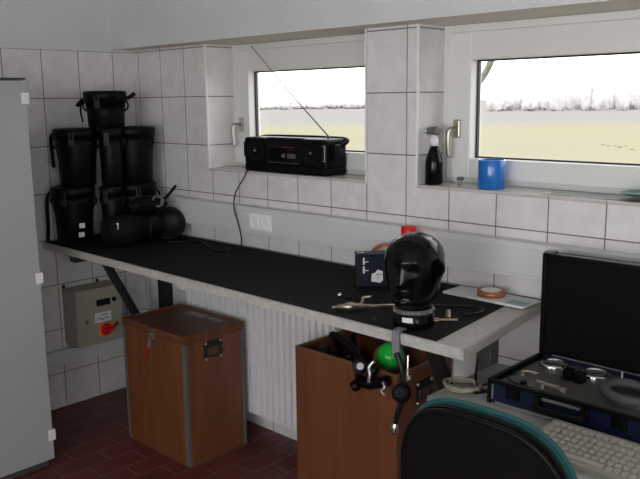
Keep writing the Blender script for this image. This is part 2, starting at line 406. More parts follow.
make_window('window_2', W2[0], W2[1], SZ, TZ, 'white framed wide window behind the bottle and blue tub')
# windows added in the unseen walls to bring fill light
o = thing('added_window_3', 'added wide white framed window in the unseen wall at the desk end', 'window', (RX, -2.5, BZ[0])); o['kind'] = 'structure'
f = MB(); t = .06
for a in ((BX[0], BX[0]+t, BZ[0], BZ[1]), (BX[1]-t, BX[1], BZ[0], BZ[1]), (BX[0], BX[1], BZ[0], BZ[0]+t), (BX[0], BX[1], BZ[1]-t, BZ[1]), (-2.98, -2.92, BZ[0], BZ[1])): f.box(RX+.05, RX+.12, a[0], a[1], a[2], a[3], .004)
part('window_frame', f, 'pvc', o); p = MB(); p.box(RX+.086, RX+.09, BX[0]+t, BX[1]-t, BZ[0]+t, BZ[1]-t); part('glass_pane', p, 'glass', o)

o = thing('added_window_4', 'added wide white framed window in the unseen wall opposite the workbench', 'window', (3.55, RY, BZ[0])); o['kind'] = 'structure'  # second added window, lets in fill from behind the camera
f = MB()
for a in ((BW[0], BW[0]+t, BZ[0], BZ[1]), (BW[1]-t, BW[1], BZ[0], BZ[1]), (BW[0], BW[1], BZ[0], BZ[0]+t), (BW[0], BW[1], BZ[1]-t, BZ[1]), (3.52, 3.58, BZ[0], BZ[1])): f.box(a[0], a[1], RY-.12, RY-.05, a[2], a[3], .004)
part('window_frame', f, 'pvc', o); p = MB(); p.box(BW[0]+t, BW[1]-t, RY-.09, RY-.086, BZ[0]+t, BZ[1]-t); part('glass_pane', p, 'glass', o)

# ------------------------------------------------------------------ wall services
o = thing('cable_duct', 'long pale grey cable duct along the tiles above the workbench', 'cable duct', (2.6, 0, .985))
b = MB(); b.box(.004, RX-.004, -.055, -.001, .982, 1.108, .003); part('duct_body', b, 'duct', o)
b = MB(); b.box(.006, RX-.006, -.060, -.054, .996, 1.088, .002); part('duct_cover', b, 'duct', o)
for k, x in enumerate((1.035, 1.112)):
    o = thing('power_socket', ('white power socket on the cable duct, nearer the black cord', 'white power socket on the cable duct, farther from the black cord')[k], 'power socket', (x, -.06, 1.045), group='power sockets on the cable duct')
    b = MB(); b.box(x-.037, x+.037, -.066, -.059, 1.007, 1.083, .004); part('cover_plate', b, 'socket', o)
    b = MB(); b.lathe([(.029, 0), (.029, .004), (.024, .006), (.021, .001), (.021, -.01), (0, -.01)], (x, -.064, 1.045), (0, -1, 0), 28)
    part('socket_cup', b, 'socket', o)
o = thing('wall_duct', 'low white cable duct along the left wall under the control box', 'cable duct', (0, -.45, .245))
b = MB(); b.box(.001, .05, -.885, -.02, .245, .325, .004); part('duct_body', b, 'duct', o)
b = MB(); b.box(.049, .054, -.885, -.02, .257, .313, .002); part('duct_cover', b, 'duct', o)

# control box
y0, y1, z0, z1 = -.505, -.24, .347, .642
o = thing('control_box', 'grey beige control box with red switch on the left wall', 'control box', (0, (y0+y1)/2, z0))
b = MB(); b.box(.001, .115, y0, y1, z0, z1, .005); part('housing', b, 'beigebox', o)
b = MB(); b.box(.117, .15, y0-.002, y1+.002, z0-.002, z1+.002, .006); door = part('door', b, 'beigebox', o)
b = MB(); b.cyl((.15, y0+.05, .475), (.154, y0+.05, .475), .009); part('lock', b, 'greysteel', door)
b = MB(); b.box(.15, .157, -.395, -.315, .548, .583, .003); part('display', b, 'darkglass', door)
b = MB(); b.cyl((.15, -.292, .571), (.162, -.292, .571), .012, bev=.002); part('button', b, 'black', door)
b = MB(); b.box(.15, .1515, -.408, -.312, .46, .512); lb = part('label_plate', b, 'label', door)
b = MB()
b.tube([(.152, -.40+.012*i, .473+.006*((i*7) % 3)) for i in range(7)], .0022, 6, 4); b.box(.1515, .1522, -.37, -.335, .497, .501)
part('lettering', b, 'bluescript', lb)
b = MB(); b.box(.15, .156, -.39, -.315, .385, .452, .003); sw = part('main_switch', b, 'yellow', door)
b = MB(); b.cyl((.156, -.35, .418), (.166, -.35, .418), .033, .030, bev=.003); b.box(.164, .186, -.382, -.318, .409, .427, .005); part('switch_knob', b, 'red', sw)
b = MB(); b.cyl((.15, -.285, .435), (.163, -.285, .435), .011, bev=.002); b.bar((.158, -.312, .424), (.158, -.28, .436), .008, .01); part('padlock_tab', b, 'redtag', door)
b = MB()
for yy in (-.495, -.30): b.box(.001, .014, yy-.006, yy+.006, z1-.004, z1+.018, .002)
b.box(.001, .014, -.493, -.481, z0-.012, z0+.004, .002)
part_each('mounting_lug', b, 'steel', o)

# radiator
o = thing('radiator', 'white ribbed panel radiator on the wall under the workbench', 'radiator', (1.07, 0, .1))
rx0, rx1 = .575, 1.575
b = MB(); b.box(rx0, rx1, -.115, -.04, .12, .72, .006)
n = 25; p = (rx1-rx0)/n
part('panel', b, 'radiator', o)
b = MB()
for i in range(n):
    x = rx0+p*(i+.5); ol = [(-p*.34, 0), (-p*.26, .024), (p*.26, .024), (p*.34, 0)]
    b.prism([(x+u, v) for u, v in ol], .56, Matrix(((1, 0, 0, 0), (0, -1, 0, -.114), (0, 0, 1, .14), (0, 0, 0, 1))))
part('ribs', b, 'radiator', o)
b = MB(); b.cyl((.575, -.08, .65), (.535, -.08, .65), .011); b.cyl((.535, -.08, .65), (.46, -.08, .65), .022, .026, bev=.004); b.tube([(.53, -.08, .65), (.53, -.08, .5), (.53, -.04, .48), (.53, -.002, .48)], .009, 10); part('valve', b, 'socket', o, label='white thermostatic radiator valve')
b = MB()
for x in (.75, 1.4): b.box(x, x+.04, -.045, -.001, .2, .65)
part_each('wall_bracket', b, 'radiator', o)

# ------------------------------------------------------------------ workbench
BT, BY, BR = .90, -.612, 2.50
o = thing('workbench', 'long grey laminate workbench fixed to the tiled wall', 'workbench', (1.25, -.3, 0))
b = MB(); b.prism([(.004, -.004), (.004, -.590), (2.541, -.626), (2.462, -.004)], .034, Matrix.Translation((0, 0, BT-.034)), bev=.003, seg=2)
part('bench_top', b, 'bench', o)
for x in (.25, 2.26):
    b = MB(); b.box(x-.03, x+.03, -.06, -.004, .10, BT-.0355, .003); br = part('bracket', b, 'greysteel' if x > 1 else 'steel', o)
    b = MB(); b.box(x-.025, x+.025, -.565, -.03, BT-.075, BT-.035, .003); part('arm', b, 'steel', br)
    b = MB(); b.bar((x, -.415, BT-.045), (x, -.04, .14), .056, .026, .002); part('strut', b, 'steel', br)
b = MB(); b.prism([(.02, -.012), (.02, -.580), (2.44, -.613), (2.375, -.012)], .003, Matrix.Translation((0, 0, BT+.0005)))
solo('rubber_mat', b, 'rubber', 'large black rubber mat covering the workbench', 'mat')

# ------------------------------------------------------------------ locker
lx, ly0, ly1, lh = .60, -1.85, -.902, 1.69
o = thing('locker', 'tall pale grey steel locker against the left wall', 'locker', (.3, -1.37, 0))
b = MB(); b.box(.03, lx-.02, ly0, ly1-.004, .10, lh, .003); part('body', b, 'locker', o)
b = MB(); b.box(.05, lx-.025, ly0+.02, ly1-.02, 0, .10); part('plinth', b, 'lockerdark', o)
b = MB(); b.box(.026, lx+.004, ly0-.004, ly1+.002, lh, lh+.008, .002); part('top_edge', b, 'lockerdark', o)
for a, c in ((ly0, -1.375), (-1.371, ly1)):
    b = MB(); b.box(lx-.019, lx, a, c, .035, lh-.003, .003); d = part('door', b, 'locker', o)
    if c == ly1:
        for z in (.148, .86, 1.615): 
            h = MB(); h.box(lx-.012, lx+.006, c-.022, c+.010, z-.024, z+.024, .002); part('hinge', h, 'label', d)
        h = MB(); h.box(lx, lx+.02, a+.03, a+.05, .95, 1.07, .005); part('handle', h, 'black', d)

# ------------------------------------------------------------------ wooden boxes
o = thing('equipment_box', 'closed red brown plywood box with latch standing on the floor', 'box', (.83, -.347, 0), group='plywood equipment boxes')
x0, x1, y0, y1, h = .592, 1.068, -.513, -.182, .60
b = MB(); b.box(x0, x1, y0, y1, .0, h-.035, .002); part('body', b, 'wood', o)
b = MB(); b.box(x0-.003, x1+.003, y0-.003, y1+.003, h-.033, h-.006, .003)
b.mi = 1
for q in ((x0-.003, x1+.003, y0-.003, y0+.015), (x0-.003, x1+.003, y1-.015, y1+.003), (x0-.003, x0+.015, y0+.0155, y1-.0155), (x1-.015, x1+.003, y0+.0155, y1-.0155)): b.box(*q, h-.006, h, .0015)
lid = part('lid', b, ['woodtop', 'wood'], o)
for q, k in (((.735, .86, -.262, -.215), 'cardlabel'), ((.885, .985, -.25, -.222), 'cardlabel')):
    b = MB(); b.box(*q, h-.006, h-.0052); part('sticker', b, k, lid, label='faded rectangular sticker')
for x, y in ((x0, y0), (x1, y0), (x1, y1), (x0, y1)):
    b = MB(); sx = 1 if x == x1 else -1; sy = 1 if y == y1 else -1
    b.box(min(x, x-sx*.016)-(.002 if sx < 0 else 0), max(x, x-sx*.016)+(.002 if sx > 0 else 0), y-.002 if sy < 0 else y, y if sy < 0 else y+.002, .004, h-.037)
    b.box(x-.002 if sx < 0 else x, x if sx < 0 else x+.002, min(y, y-sy*.016), max(y, y-sy*.016), .004, h-.037)
    part('corner_strip', b, 'greysteel', o, label='grey metal corner strip')
b = MB(); b.box(.815, .855, y0-.006, y0-.0025, .545, .595, .002); b.bar((.838, y0-.009, .575), (.812, y0-.011, .50), .018, .006, .002); b.tube([(.823, y0-.01, .545), (.842, y0-.02, .53), (.832, y0-.02, .505), (.815, y0-.012, .51)], .003, 8); la = part('latch', b, 'alu', o, label='metal toggle latch')
b = MB(); b.bar((.804, y0-.012, .502), (.792, y0-.012, .445), .02, .004, .001); part('tag', b, 'redtag', la, label='red plastic tag')
def box_handle(parent, x, yc, zc):
    b = MB(); b.box(x+.0003, x+.004, yc-.052, yc+.052, zc+.012, zc+.045, .001); b.box(x+.0003, x+.003, yc-.050, yc-.034, zc-.045, zc+.014, .001); b.box(x+.0003, x+.003, yc+.034, yc+.050, zc-.045, zc+.014, .001); b.tube([(x+.008, yc-.038, zc+.015), (x+.016, yc-.036, zc-.02), (x+.016, yc+.036, zc-.02), (x+.008, yc+.038, zc+.015)], .004, 8, 4)
    hd = part('handle', b, 'steel', parent, label='dark metal carrying handle')
    b = MB()
    for dy in (-.042, .042):
        for dz in (-.036, .036): b.sphere((x+.004, yc+dy, zc+dz), .0075, u=10, v=6)
    part_each('screw', b, 'brass', hd)
box_handle(o, x1, -.36, .51)

o = thing('equipment_box', 'open red brown plywood box holding a green breathing cylinder and black hoses', 'box', (1.85, -.2, 0), group='plywood equipment boxes')
x0, x1, y0, y1, h, t = 1.592, 2.10, -.36, -.03, .635, .014
b = MB(); b.box(x0, x1, y0, y0+t, 0, h, .002); b.box(x0, x1, y1-t, y1, 0, h, .002); b.box(x0, x0+t, y0+t, y1-t, 0, h, .002); b.box(x1-t, x1, y0+t, y1-t, 0, h, .002); b.box(x0+t, x1-t, y0+t, y1-t, 0.002, .02)
part('body', b, 'wood', o)
b = MB()
for q in ((x0-.001, x1+.001, y0-.001, y0+t+.001), (x0-.001, x1+.001, y1-t-.001, y1+.001), (x0-.001, x0+t, y0+t+.002, y1-t-.002), (x1-t, x1+.001, y0+t+.002, y1-t-.002)): b.box(*q, h+.0005, h+.006, .002)
part('rim', b, 'woodedge', o, label='worn pale rim')
box_handle(o, x1, -.20, .54)

# breathing apparatus inside the open box
o = thing('breathing_apparatus', 'breathing apparatus with green cylinder and black hoses inside the open wooden box', 'breathing apparatus', (1.85, -.2, .03))
ax = Vector((.52, -.50, .69)).normalized(); top = Vector((1.945, -.205, .632))
b = MB(); b.lathe([(0, -.27), (.040, -.268), (.052, -.245), (.054, -.23), (.054, -.04), (.063, -.034), (.063, -.006), (.057, .002), (.052, .004), (0, .004)], top, ax, 32); part('cylinder', b, 'rust', o)
b = MB(); b.lathe([(.052, .0), (.053, .010), (.050, .028), (.040, .046), (.022, .058), (0, .062)], top, ax, 32); part('cylinder_cap', b, 'green', o, label='bright green domed cap')
b = MB(); b.tube([(1.655, -.10, .42), (1.65, -.16, .60), (1.675, -.235, .672), (1.735, -.25, .677), (1.80, -.27, .668), (1.862, -.30, .652), (1.905, -.34, .625), (1.935, -.375, .575)], .0135, 12, 8); part('hose', b, 'hose', o)
b = MB(); b.tube([(1.72, -.10, .42), (1.72, -.15, .62), (1.76, -.19, .69), (1.84, -.18, .692), (1.90, -.13, .60), (1.90, -.10, .40)], .012, 12, 8); part('second_hose', b, 'hose', o)
b = MB(); b.cyl((1.712, -.29, .55), (1.702, -.312, .648), .026, .028, bev=.006); part('hand_wheel', b, 'black', o)
b = MB(); b.cyl((1.835, -.30, .60), (1.832, -.31, .655), .024, .024, bev=.005); part('valve_cap', b, 'black', o)
gc = Vector((1.965, -.40, .655)); gd = Vector((.62, -.73, .28))
b = MB(); b.cyl(gc-gd*.024, gc, .029, bev=.004); g = part('pressure_gauge', b, 'black', o)
b = MB(); b.cyl(gc, gc+gd*.0015, .013); part('dial', b, 'label', g)
b = MB(); b.tube([(1.955, -.39, .60), (2.00, -.40, .597), (2.04, -.40, .61), (2.085, -.392, .628)], .019, 12, 5); b.tube([(1.995, -.40, .60), (2.02, -.405, .64), (2.03, -.39, .665)], .016, 10, 4); part('manifold', b, 'black', o)
b = MB(); b.cyl((1.962, -.41, .59), (1.948, -.425, .575), .022, .019, bev=.004); part('manifold_cap', b, 'black', o)
b = MB(); b.tube([(2.03, -.40, .69), (2.018, -.412, .668), (2.026, -.418, .645), (2.022, -.42, .615)], .0085, 10); part('fitting', b, 'alu', o, label='metal hose fitting')
b = MB(); b.tube([(2.082, -.415, .63), (2.094, -.42, .615), (2.084, -.425, .60), (2.10, -.425, .588)], .006, 10); part('fitting', b, 'alu', o, label='bent metal hose fitting')

# ------------------------------------------------------------------ canisters
def make_can(label, loc, h, rt_, rb, rz=0):
    o = thing('mask_canister', label, 'canister', loc, rz, 'black mask canisters stacked on the bench')
    b = MB(); b.lathe([(0, 0), (rb-.006, 0), (rb, .006), (rb+.25*(rt_-rb), h*.45), (rb+.75*(rt_-rb), h*.72), (rt_-.004, h-.05), (0, h-.05)], (0, 0, 0), seg=36); part('body', b, 'black', o, local=True)
    b = MB(); b.lathe([(rt_-.003, h-.052), (rt_+.001, h-.052), (rt_+.001, h-.008), (rt_-.006, h), (rt_-.02, h), (rt_-.024, h-.004), (0, h-.004)], (0, 0, 0), seg=36); part('lid', b, 'black', o, local=True)
    b = MB(); b.box(rt_*.93-.003, rt_*.93+.008, -.014, .014, h-.085, h-.02, .003); part('clasp', b, 'steel', o, local=True)
    b = MB()
    for s in (1, -1):
        b.tube([(0, s*(rt_-.002), h-.05), (0, s*(rt_+.012), h-.06), (0, s*(rt_+.010), h-.085), (0, s*(rt_-.012), h-.10)], .005, 8, 4)
    part_each('strap_loop', b, 'strap', o, local=True); return o
fc = -0.95
can = make_can('black canister on the bench at the front of the stack, next to its edge', (.15, -.482, BT+.004), .283, .107, .086, fc)
BZ0 = BT+.004; H2 = .2845
def more_can(loc, label, rz=fc): return copy_thing(can, loc, label, rz=rz)
more_can((.235, -.172, BZ0), 'black canister on the bench standing nearest the window wall', fc+.5)
more_can((.160, -.452, BZ0+H2), 'upper black canister with a strap hanging down its near side', fc+.25)
more_can((.24, -.170, BZ0+H2), 'upper black canister of the stack on the window side', fc-.3)
small = make_can('slim black canister on the bench behind the lying cylinder', (.276, -.338, BZ0), .283, .058, .052, fc-.2)
copy_thing(small, (.278, -.332, BZ0+H2), 'slim upper black canister in the middle of the stack', rz=fc+.1)
topc = make_can('single black canister crowning the top of the stack', (.222, -.312, BZ0+2*H2), .178, .105, .088, fc)
b = MB()
for s, q in ((1, [(.0, .112, .14), (.0, .135, .15), (0, .155, .165)]), (-1, [(0, -.112, .14), (0, -.135, .12), (0, -.15, .105)])): b.strip(q, .022, .012, (1, 0, .2))
b.strip([(.03, -.112, .12), (.04, -.115, .08), (.05, -.10, .03)], .012, .004, (1, 0, 0))
part_each('carry_strap', b, 'strap', topc, local=True)
# hanging straps and stickers of two canisters
root = [ob for ob in bpy.data.objects if ob.get('label', '').startswith('upper black canister with a strap')][0]
lroot = can
for rr, pts in ((root, [(.09, -.522, BZ0+H2+.264), (.072, -.535, BZ0+H2+.24), (.072, -.536, BZ0+H2+.16), (.075, -.534, BZ0+H2+.09)]), (lroot, [(.075, -.552, BZ0+.264), (.056, -.572, BZ0+.22), (.060, -.580, BZ0+.08), (.066, -.590, BZ0+.006)])):
    b = MB(); b.strip(pts, .018, .004, (.72, .69, 0))
    inv = (Matrix.Translation(rr.location) @ Matrix.Rotation(rr.rotation_euler.z, 4, 'Z')).inverted()
    bmesh.ops.transform(b.bm, matrix=inv, verts=b.bm.verts); part('hanging_strap', b, 'strap', rr, local=True)
b = MB()
for a, z in ((.75, .050), (.80, .095)):
    b.box(.0905, .0925, -.014, .014, z-.012, z+.012, rot=Matrix.Rotation(a, 4, 'Z') @ Matrix.Translation((0.003+.02*z, 0, 0)))
part_each('white_label', b, 'label', lroot, local=True, label='small white sticker')

# lying cylinder and gas mask
o = thing('filter_cylinder', 'black cylinder lying on its side in front of the canister stack', 'cylinder', (.43, -.32, BT+.0035))
p0, p1 = Vector((.425, -.475, BT+.0825)), Vector((.440, -.20, BT+.0825))
d = (p1-p0).normalized()
b = MB(); b.lathe([(0, 0), (.055, 0), (.066, .006), (.072, .02), (.072, .10), (.075, .105), (.075, .12), (.072, .125), (.072, .20), (0, .20)], p0, d, 36); part('body', b, 'blackm', o)
b = MB(); b.lathe([(0, .20), (.077, .20), (.078, .206), (.078, .262), (.073, .270), (0, .270)], p0, d, 36); part('lid', b, 'black', o)
b = MB(); b.box(-.009, .009, -.0006, .0006, -.016, .016, rot=Matrix.Translation((.487, -.452, BT+.115)) @ Matrix.Rotation(.9, 4, 'Z') @ Matrix.Rotation(-.45, 4, 'X')); part('white_label', b, 'label', o, label='small white sticker')
o = thing('canister_lid', 'round black lid standing on edge at the end of the lying cylinder', 'lid', (.465, -.125, BT+.0035))
la_ = Vector((.80, -.55, .22)).normalized(); lc = Vector((.462, -.137, BT+.089))
b = MB(); b.lathe([(0, -.030), (.080, -.030), (.085, -.026), (.085, -.004), (.082, 0), (.074, .001), (.070, -.004), (0, -.004)], lc, la_, 40); part('lid_shell', b, 'black', o)
b = MB(); b.tube([tuple(lc+frame_from(la_).to_3x3() @ Vector((.077*math.cos(2*PI*k/28), .077*math.sin(2*PI*k/28), .001))) for k in range(28)], .003, 8, 2, closed=True); part('rim', b, 'hose', o)
o = thing('gas_mask', 'black rubber gas mask with loose strap lying atop the lying cylinder', 'gas mask', (.44, -.21, BT+.16))
c = Vector((.436, -.225, BT+.198))
b = MB(); b.sphere(c, .070, (1.05, 1.2, .55), disp=.18, freq=2.2, u=28, v=18); part('facepiece', b, 'blackm', o)
fd = Vector((.80, -.52, .30)).normalized(); q = c+Vector((.052, .012, .010))
b = MB(); b.lathe([(.020, 0), (.030, .004), (.032, .02), (.027, .026), (.021, .024), (.019, .008), (0, .008)], q, fd, 24); part('filter_port', b, 'greysteel', o)
b = MB(); b.strip([c+Vector((.02, .06, .01)), c+Vector((.025, .09, .03)), c+Vector((.03, .115, .055)), c+Vector((.03, .14, .078))], .016, .012, (.7, -.6, .3)); part('head_strap', b, 'strap', o)
b = MB(); b.strip([c+Vector((-.05, -.06, .01)), c+Vector((-.02, -.10, -.005)), c+Vector((.04, -.085, -.005))], .014, .004, (0, .3, 1)); part('chin_strap', b, 'strap', o)

# ------------------------------------------------------------------ radio
RX0, RX1, RY0, RY1, RB, RT = .893, 1.425, .008, .146, SZ+.001, SZ+.165
o = thing('radio', 'black portable radio cassette player with raised antenna on the sill', 'radio', ((RX0+RX1)/2, .08, SZ))
b = MB(); b.box(RX0, RX1, RY0, RY1, RB+.028, RT-.006, .014, 3); b.box(RX0+.006, RX1-.004, RY0-.004, RY1, RB+.002, RB+.034, .008, 3); part('body', b, 'black', o)
b = MB(); b.box(RX0+.16, RX0+.385, RY0-.005, RY0+.03, RB+.05, RT-.004, .004); dk = part('front_panel', b, 'blackm', o)
b = MB(); b.box(RX0+.18, RX0+.30, RY0-.008, RY0-.004, RB+.06, RB+.115, .002); part('cassette_door', b, 'gloss', dk)
b = MB(); b.box(RX0+.27, RX0+.345, RY0-.0065, RY0-.0045, RB+.117, RB+.119); part('tuning_scale', b, 'redled', dk)
b = MB(); b.cyl((RX0+.285, RY0-.005, RB+.082), (RX0+.285, RY0-.02, RB+.082), .010, .009)
for i in range(4): b.box(RX0+.305+i*.013, RX0+.313+i*.013, RY0-.010, RY0-.004, RB+.07, RB+.09, .001)
part_each('control_button', b, 'greysteel', dk)
b = MB(); b.box(RX0+.17, RX0+.375, RY0-.006, RY0-.0045, RB+.047, RB+.049); part('trim_line', b, 'alu', dk)
for x in (RX0+.085, RX0+.445):
    b = MB(); b.lathe([(.055, 0), (.055, .004), (.05, .006), (.045, .002), (.02, -.002), (.011, .003), (0, .006)], (x, RY0-.001, RB+.098), (0, -1, 0), 32); s = part('speaker', b, 'blackm', o)
    b = MB(); b.sphere((x, RY0-.006, RB+.098), .006, u=10, v=8); part('dust_cap', b, 'alu', s)
b = MB(); b.box(RX1-.024, RX1-.004, RY0-.004, RY0+.002, RB+.062, RB+.132, .002); hh = part('side_grille', b, 'alu', o)
b = MB(); b.box(RX1-.021, RX1-.007, RY0-.006, RY0-.003, RB+.066, RB+.128, .001); part('grille_inset', b, 'blackm', hh)
b = MB(); b.box(RX1-.002, RX1+.022, .045, .085, RB+.065, RB+.135, .004); b.box(RX0-.022, RX0+.002, .025, .065, RB+.065, RB+.135, .004); b.tube([(RX0-.012, .095, RB+.125), (RX0-.012, .135, RT-.012), (RX0+.10, .150, RT-.006), (RX1-.10, .150, RT-.006), (RX1+.012, .135, RT-.012), (RX1+.012, .095, RB+.125)], .008, 10, 6); part('carry_handle', b, 'black', o)
b = MB(); b.cyl((1.355, .10, RT-.008), (1.355, .10, RT+.006), .008); b.tube([(1.355, .10, RT+.004), (1.11, .10, SZ+.367), (.867, .10, SZ+.577)], lambda t: .0032-.0016*t, 8, 4); b.sphere((.867, .10, SZ+.577), .0035, u=8, v=6); part('antenna', b, 'greysteel', o)
b = MB(); b.tube([(.93, .05, SZ+.006), (.935, -.008, SZ+.004), (.93, -.03, SZ-.03), (.915, -.07, 1.17), (.905, -.075, 1.10), (.925, -.073, 1.04), (.94, -.07, .985), (.935, -.06, .93), (.925, -.075, .908), (.93, -.13, .907), (.95, -.18, .907), (.85, -.17, .907), (.70, -.10, .907), (.60, -.12, .907), (.52, -.19, .907)], .0032, 8, 8); part('power_cord', b, 'hose', o)

# ------------------------------------------------------------------ things on the second sill
o = thing('spray_bottle', 'black bottle with white neck and valve on top, in the sill corner', 'bottle', (1.955, .050, SZ))
bx, by = 1.955, .050
b = MB(); b.lathe([(0, .001), (.030, .001), (.034, .006), (.034, .085), (.030, .105), (.019, .135), (.014, .148), (0, .148)], (bx, by, SZ)); part('bottle_body', b, 'gloss', o)
b = MB(); b.lathe([(.013, .148), (.016, .15), (.016, .172), (.012, .176), (.012, .19), (0, .19)], (bx, by, SZ)); part('neck', b, 'label', o, label='white collar')
b = MB(); b.cyl((bx-.030, by+.0, SZ+.203), (bx+.020, by-.006, SZ+.205), .014, .017, bev=.003); b.cyl((bx, by, SZ+.19), (bx, by, SZ+.205), .009); n_ = part('valve', b, 'greysteel', o)
b = MB(); b.cyl((bx-.046, by, SZ+.204), (bx-.029, by, SZ+.204), .013, .014, bev=.003); part('valve_cap', b, 'chrome', n_)
o = thing('bolt', 'short metal threaded fitting standing beside the black bottle', 'fitting', (2.092, .025, SZ))
b = MB(); b.lathe([(0, .0), (.012, .0), (.012, .011), (.009, .013), (.009, .03), (.006, .032), (.006, .038), (0, .038)], (2.092, .025, SZ+.0005), seg=6, smooth=False); part('nut', b, 'chrome', o)
b = MB(); b.lathe([(.0125, .026), (.0135, .028), (.0135, .037), (.010, .039), (0, .039)], (2.092, .025, SZ+.0005)); part('cap', b, 'greysteel', o)
b = MB(); b.lathe([(0, .001), (.047, .001), (.049, .004), (.049, .102), (.0475, .105), (.0445, .105), (.0435, .10), (.0435, .01), (0, .01)], (2.199, .065, SZ), seg=48); solo('plastic_tub', b, 'blue', 'bright blue cylindrical plastic tub on the sill', 'tub')
b = MB(); t = bmesh.new(); N = 14
gr = [[t.verts.new((2.42+.40*i/N, .015+.115*j/5, SZ+.0012+.012*max(0, i/N-.6)**2/.16+.0006*math.sin(i*.9))) for j in range(6)] for i in range(N+1)]
for i in range(N):
    for j in range(5): t.faces.new([gr[i][j], gr[i+1][j], gr[i+1][j+1], gr[i][j+1]])
bmesh.ops.solidify(t, geom=t.faces[:], thickness=-.0008); b._merge(t, True)
solo('paper_sheet', b, 'paper', 'curled white paper sheet lying along the sill', 'paper')
b = MB(); b.lathe([(0, .0), (.045, .0), (.062, .006), (.064, .009), (.060, .009), (.044, .004), (0, .004)], (2.745, .06, SZ+.0165), seg=36); solo('saucer', b, 'greenpaper', 'dark green shallow dish on the paper sheet', 'dish')

# ------------------------------------------------------------------ dummy head
o = thing('mannequin_head', 'glossy black mannequin head facing the room on a round base', 'mannequin head', (2.297, -.532, BT+.0035))
b = MB()
# (z, half width, front extent (toward face), back extent)
prof = [(0, .056, .056, .056), (.010, .058, .058, .058), (.062, .058, .058, .058), (.068, .054, .054, .058), (.075, .053, .054, .060), (.088, .056, .068, .064), (.098, .062, .090, .070), (.112, .069, .099, .078), (.13, .0745, .100, .088), (.15, .079, .099, .101), (.17, .083, .101, .110),
        (.19, .086, .102, .117), (.21, .088, .103, .121), (.23, .088, .101, .121), (.25, .084, .094, .114), (.268, .074, .082, .100), (.282, .058, .063, .080), (.292, .038, .041, .055), (.297, .018, .020, .03)]
SEG = 56
def gauss(x, s): return math.exp(-(x/s)**2)
zs = []; 
def interp(z):
    for a, c in zip(prof, prof[1:]):
        if a[0] <= z <= c[0]:
            k = (z-a[0])/(c[0]-a[0]); return [a[i]+(c[i]-a[i])*k for i in range(1, 4)]
    return prof[-1][1:]
zl = [p_[0] for p_ in prof[:5]]+[.075+(.297-.075)*i/44 for i in range(1, 45)]
rings = []
for z in zl:
    hw, fr, bk = interp(z); ring = []
    for k in range(SEG):
        a = 2*PI*k/SEG; ca, sa = math.cos(a), math.sin(a)      # a=0 is the face direction (local -y)
        ex = .96 if ca > 0 and z > .09 else 1.0
        x = hw*math.copysign(abs(sa)**ex, sa); f = fr*ca if ca > 0 else bk*ca
        if ca > 0 and z > .09:
            # nose, eye sockets, lips, chin
            f += .013*gauss(x, .0115)*max(0, min(1, (.215-z)/.055))*(1 if z > .160 else gauss(z-.160, .006))
            f -= .005*(gauss(x-.031, .017)+gauss(x+.031, .017))*gauss(z-.205, .014)
            f += .003*gauss(x, .05)*gauss(z-.228, .010)
            f += .003*gauss(x, .022)*gauss(z-.143, .006)+.0025*gauss(x, .02)*gauss(z-.131, .006)-.002*gauss(x, .02)*gauss(z-.137, .003)
            f += .006*gauss(x, .022)*gauss(z-.108, .010)-.005*gauss(x, .03)*gauss(z-.122, .006)
        # ears
        if .165 < z < .225: x += math.copysign(.010, sa)*gauss(ca+.12, .16)*gauss(z-.195, .022)
        zz = z*.044/.062 if z < .062 else .044+(z-.062)*(.288-.044)/(.297-.062); ring.append(b.bm.verts.new((x*(1.09 if z < .063 else 1), -f*(1.09 if z < .063 else 1), zz)))
    rings.append(ring)
for a_, c_ in zip(rings, rings[1:]):
    for k in range(SEG): b.bm.faces.new([a_[k], a_[(k+1) % SEG], c_[(k+1) % SEG], c_[k]]).smooth = True
b.bm.faces.new(rings[0][::-1]); tv = b.bm.verts.new((0, .005, .2895))
for k in range(SEG): b.bm.faces.new([rings[-1][k], rings[-1][(k+1) % SEG], tv]).smooth = True
b2 = part('head', b, 'gloss', o, local=True); b2.rotation_euler.z = .25
b = MB(); b.lathe([(.0585, .046), (.0635, .0465), (.0635, .058), (.0575, .060)], (0, 0, 0), seg=48); ring = part('neck_ring', b, 'greysteel', o, local=True, label='metal clamp ring with studs')
b = MB()
for k in range(9):
    a = 2*PI*k/9; b.sphere((.0635*math.cos(a), .0635*math.sin(a), .052), .0035, u=8, v=6)
part_each('stud', b, 'dullmetal', ring, local=True)
b = MB()
for k in range(5):
    a = math.radians(-78+k*5); b.bm.verts.new((0, 0, 0))
b = MB(); seg = []
for k in range(7):
    a = math.radians(-86+k*5); seg.append([b.bm.verts.new((r*math.cos(a), r*math.sin(a), z)) for r in (.0634, .0642) for z in (.024, .039)])
for p_, q_ in zip(seg, seg[1:]): b.bm.faces.new([p_[2], q_[2], q_[3], p_[3]]); b.bm.faces.new([p_[0], p_[1], q_[1], q_[0]])
part('label_plate', b, 'label', o, local=True, label='small pale sticker')

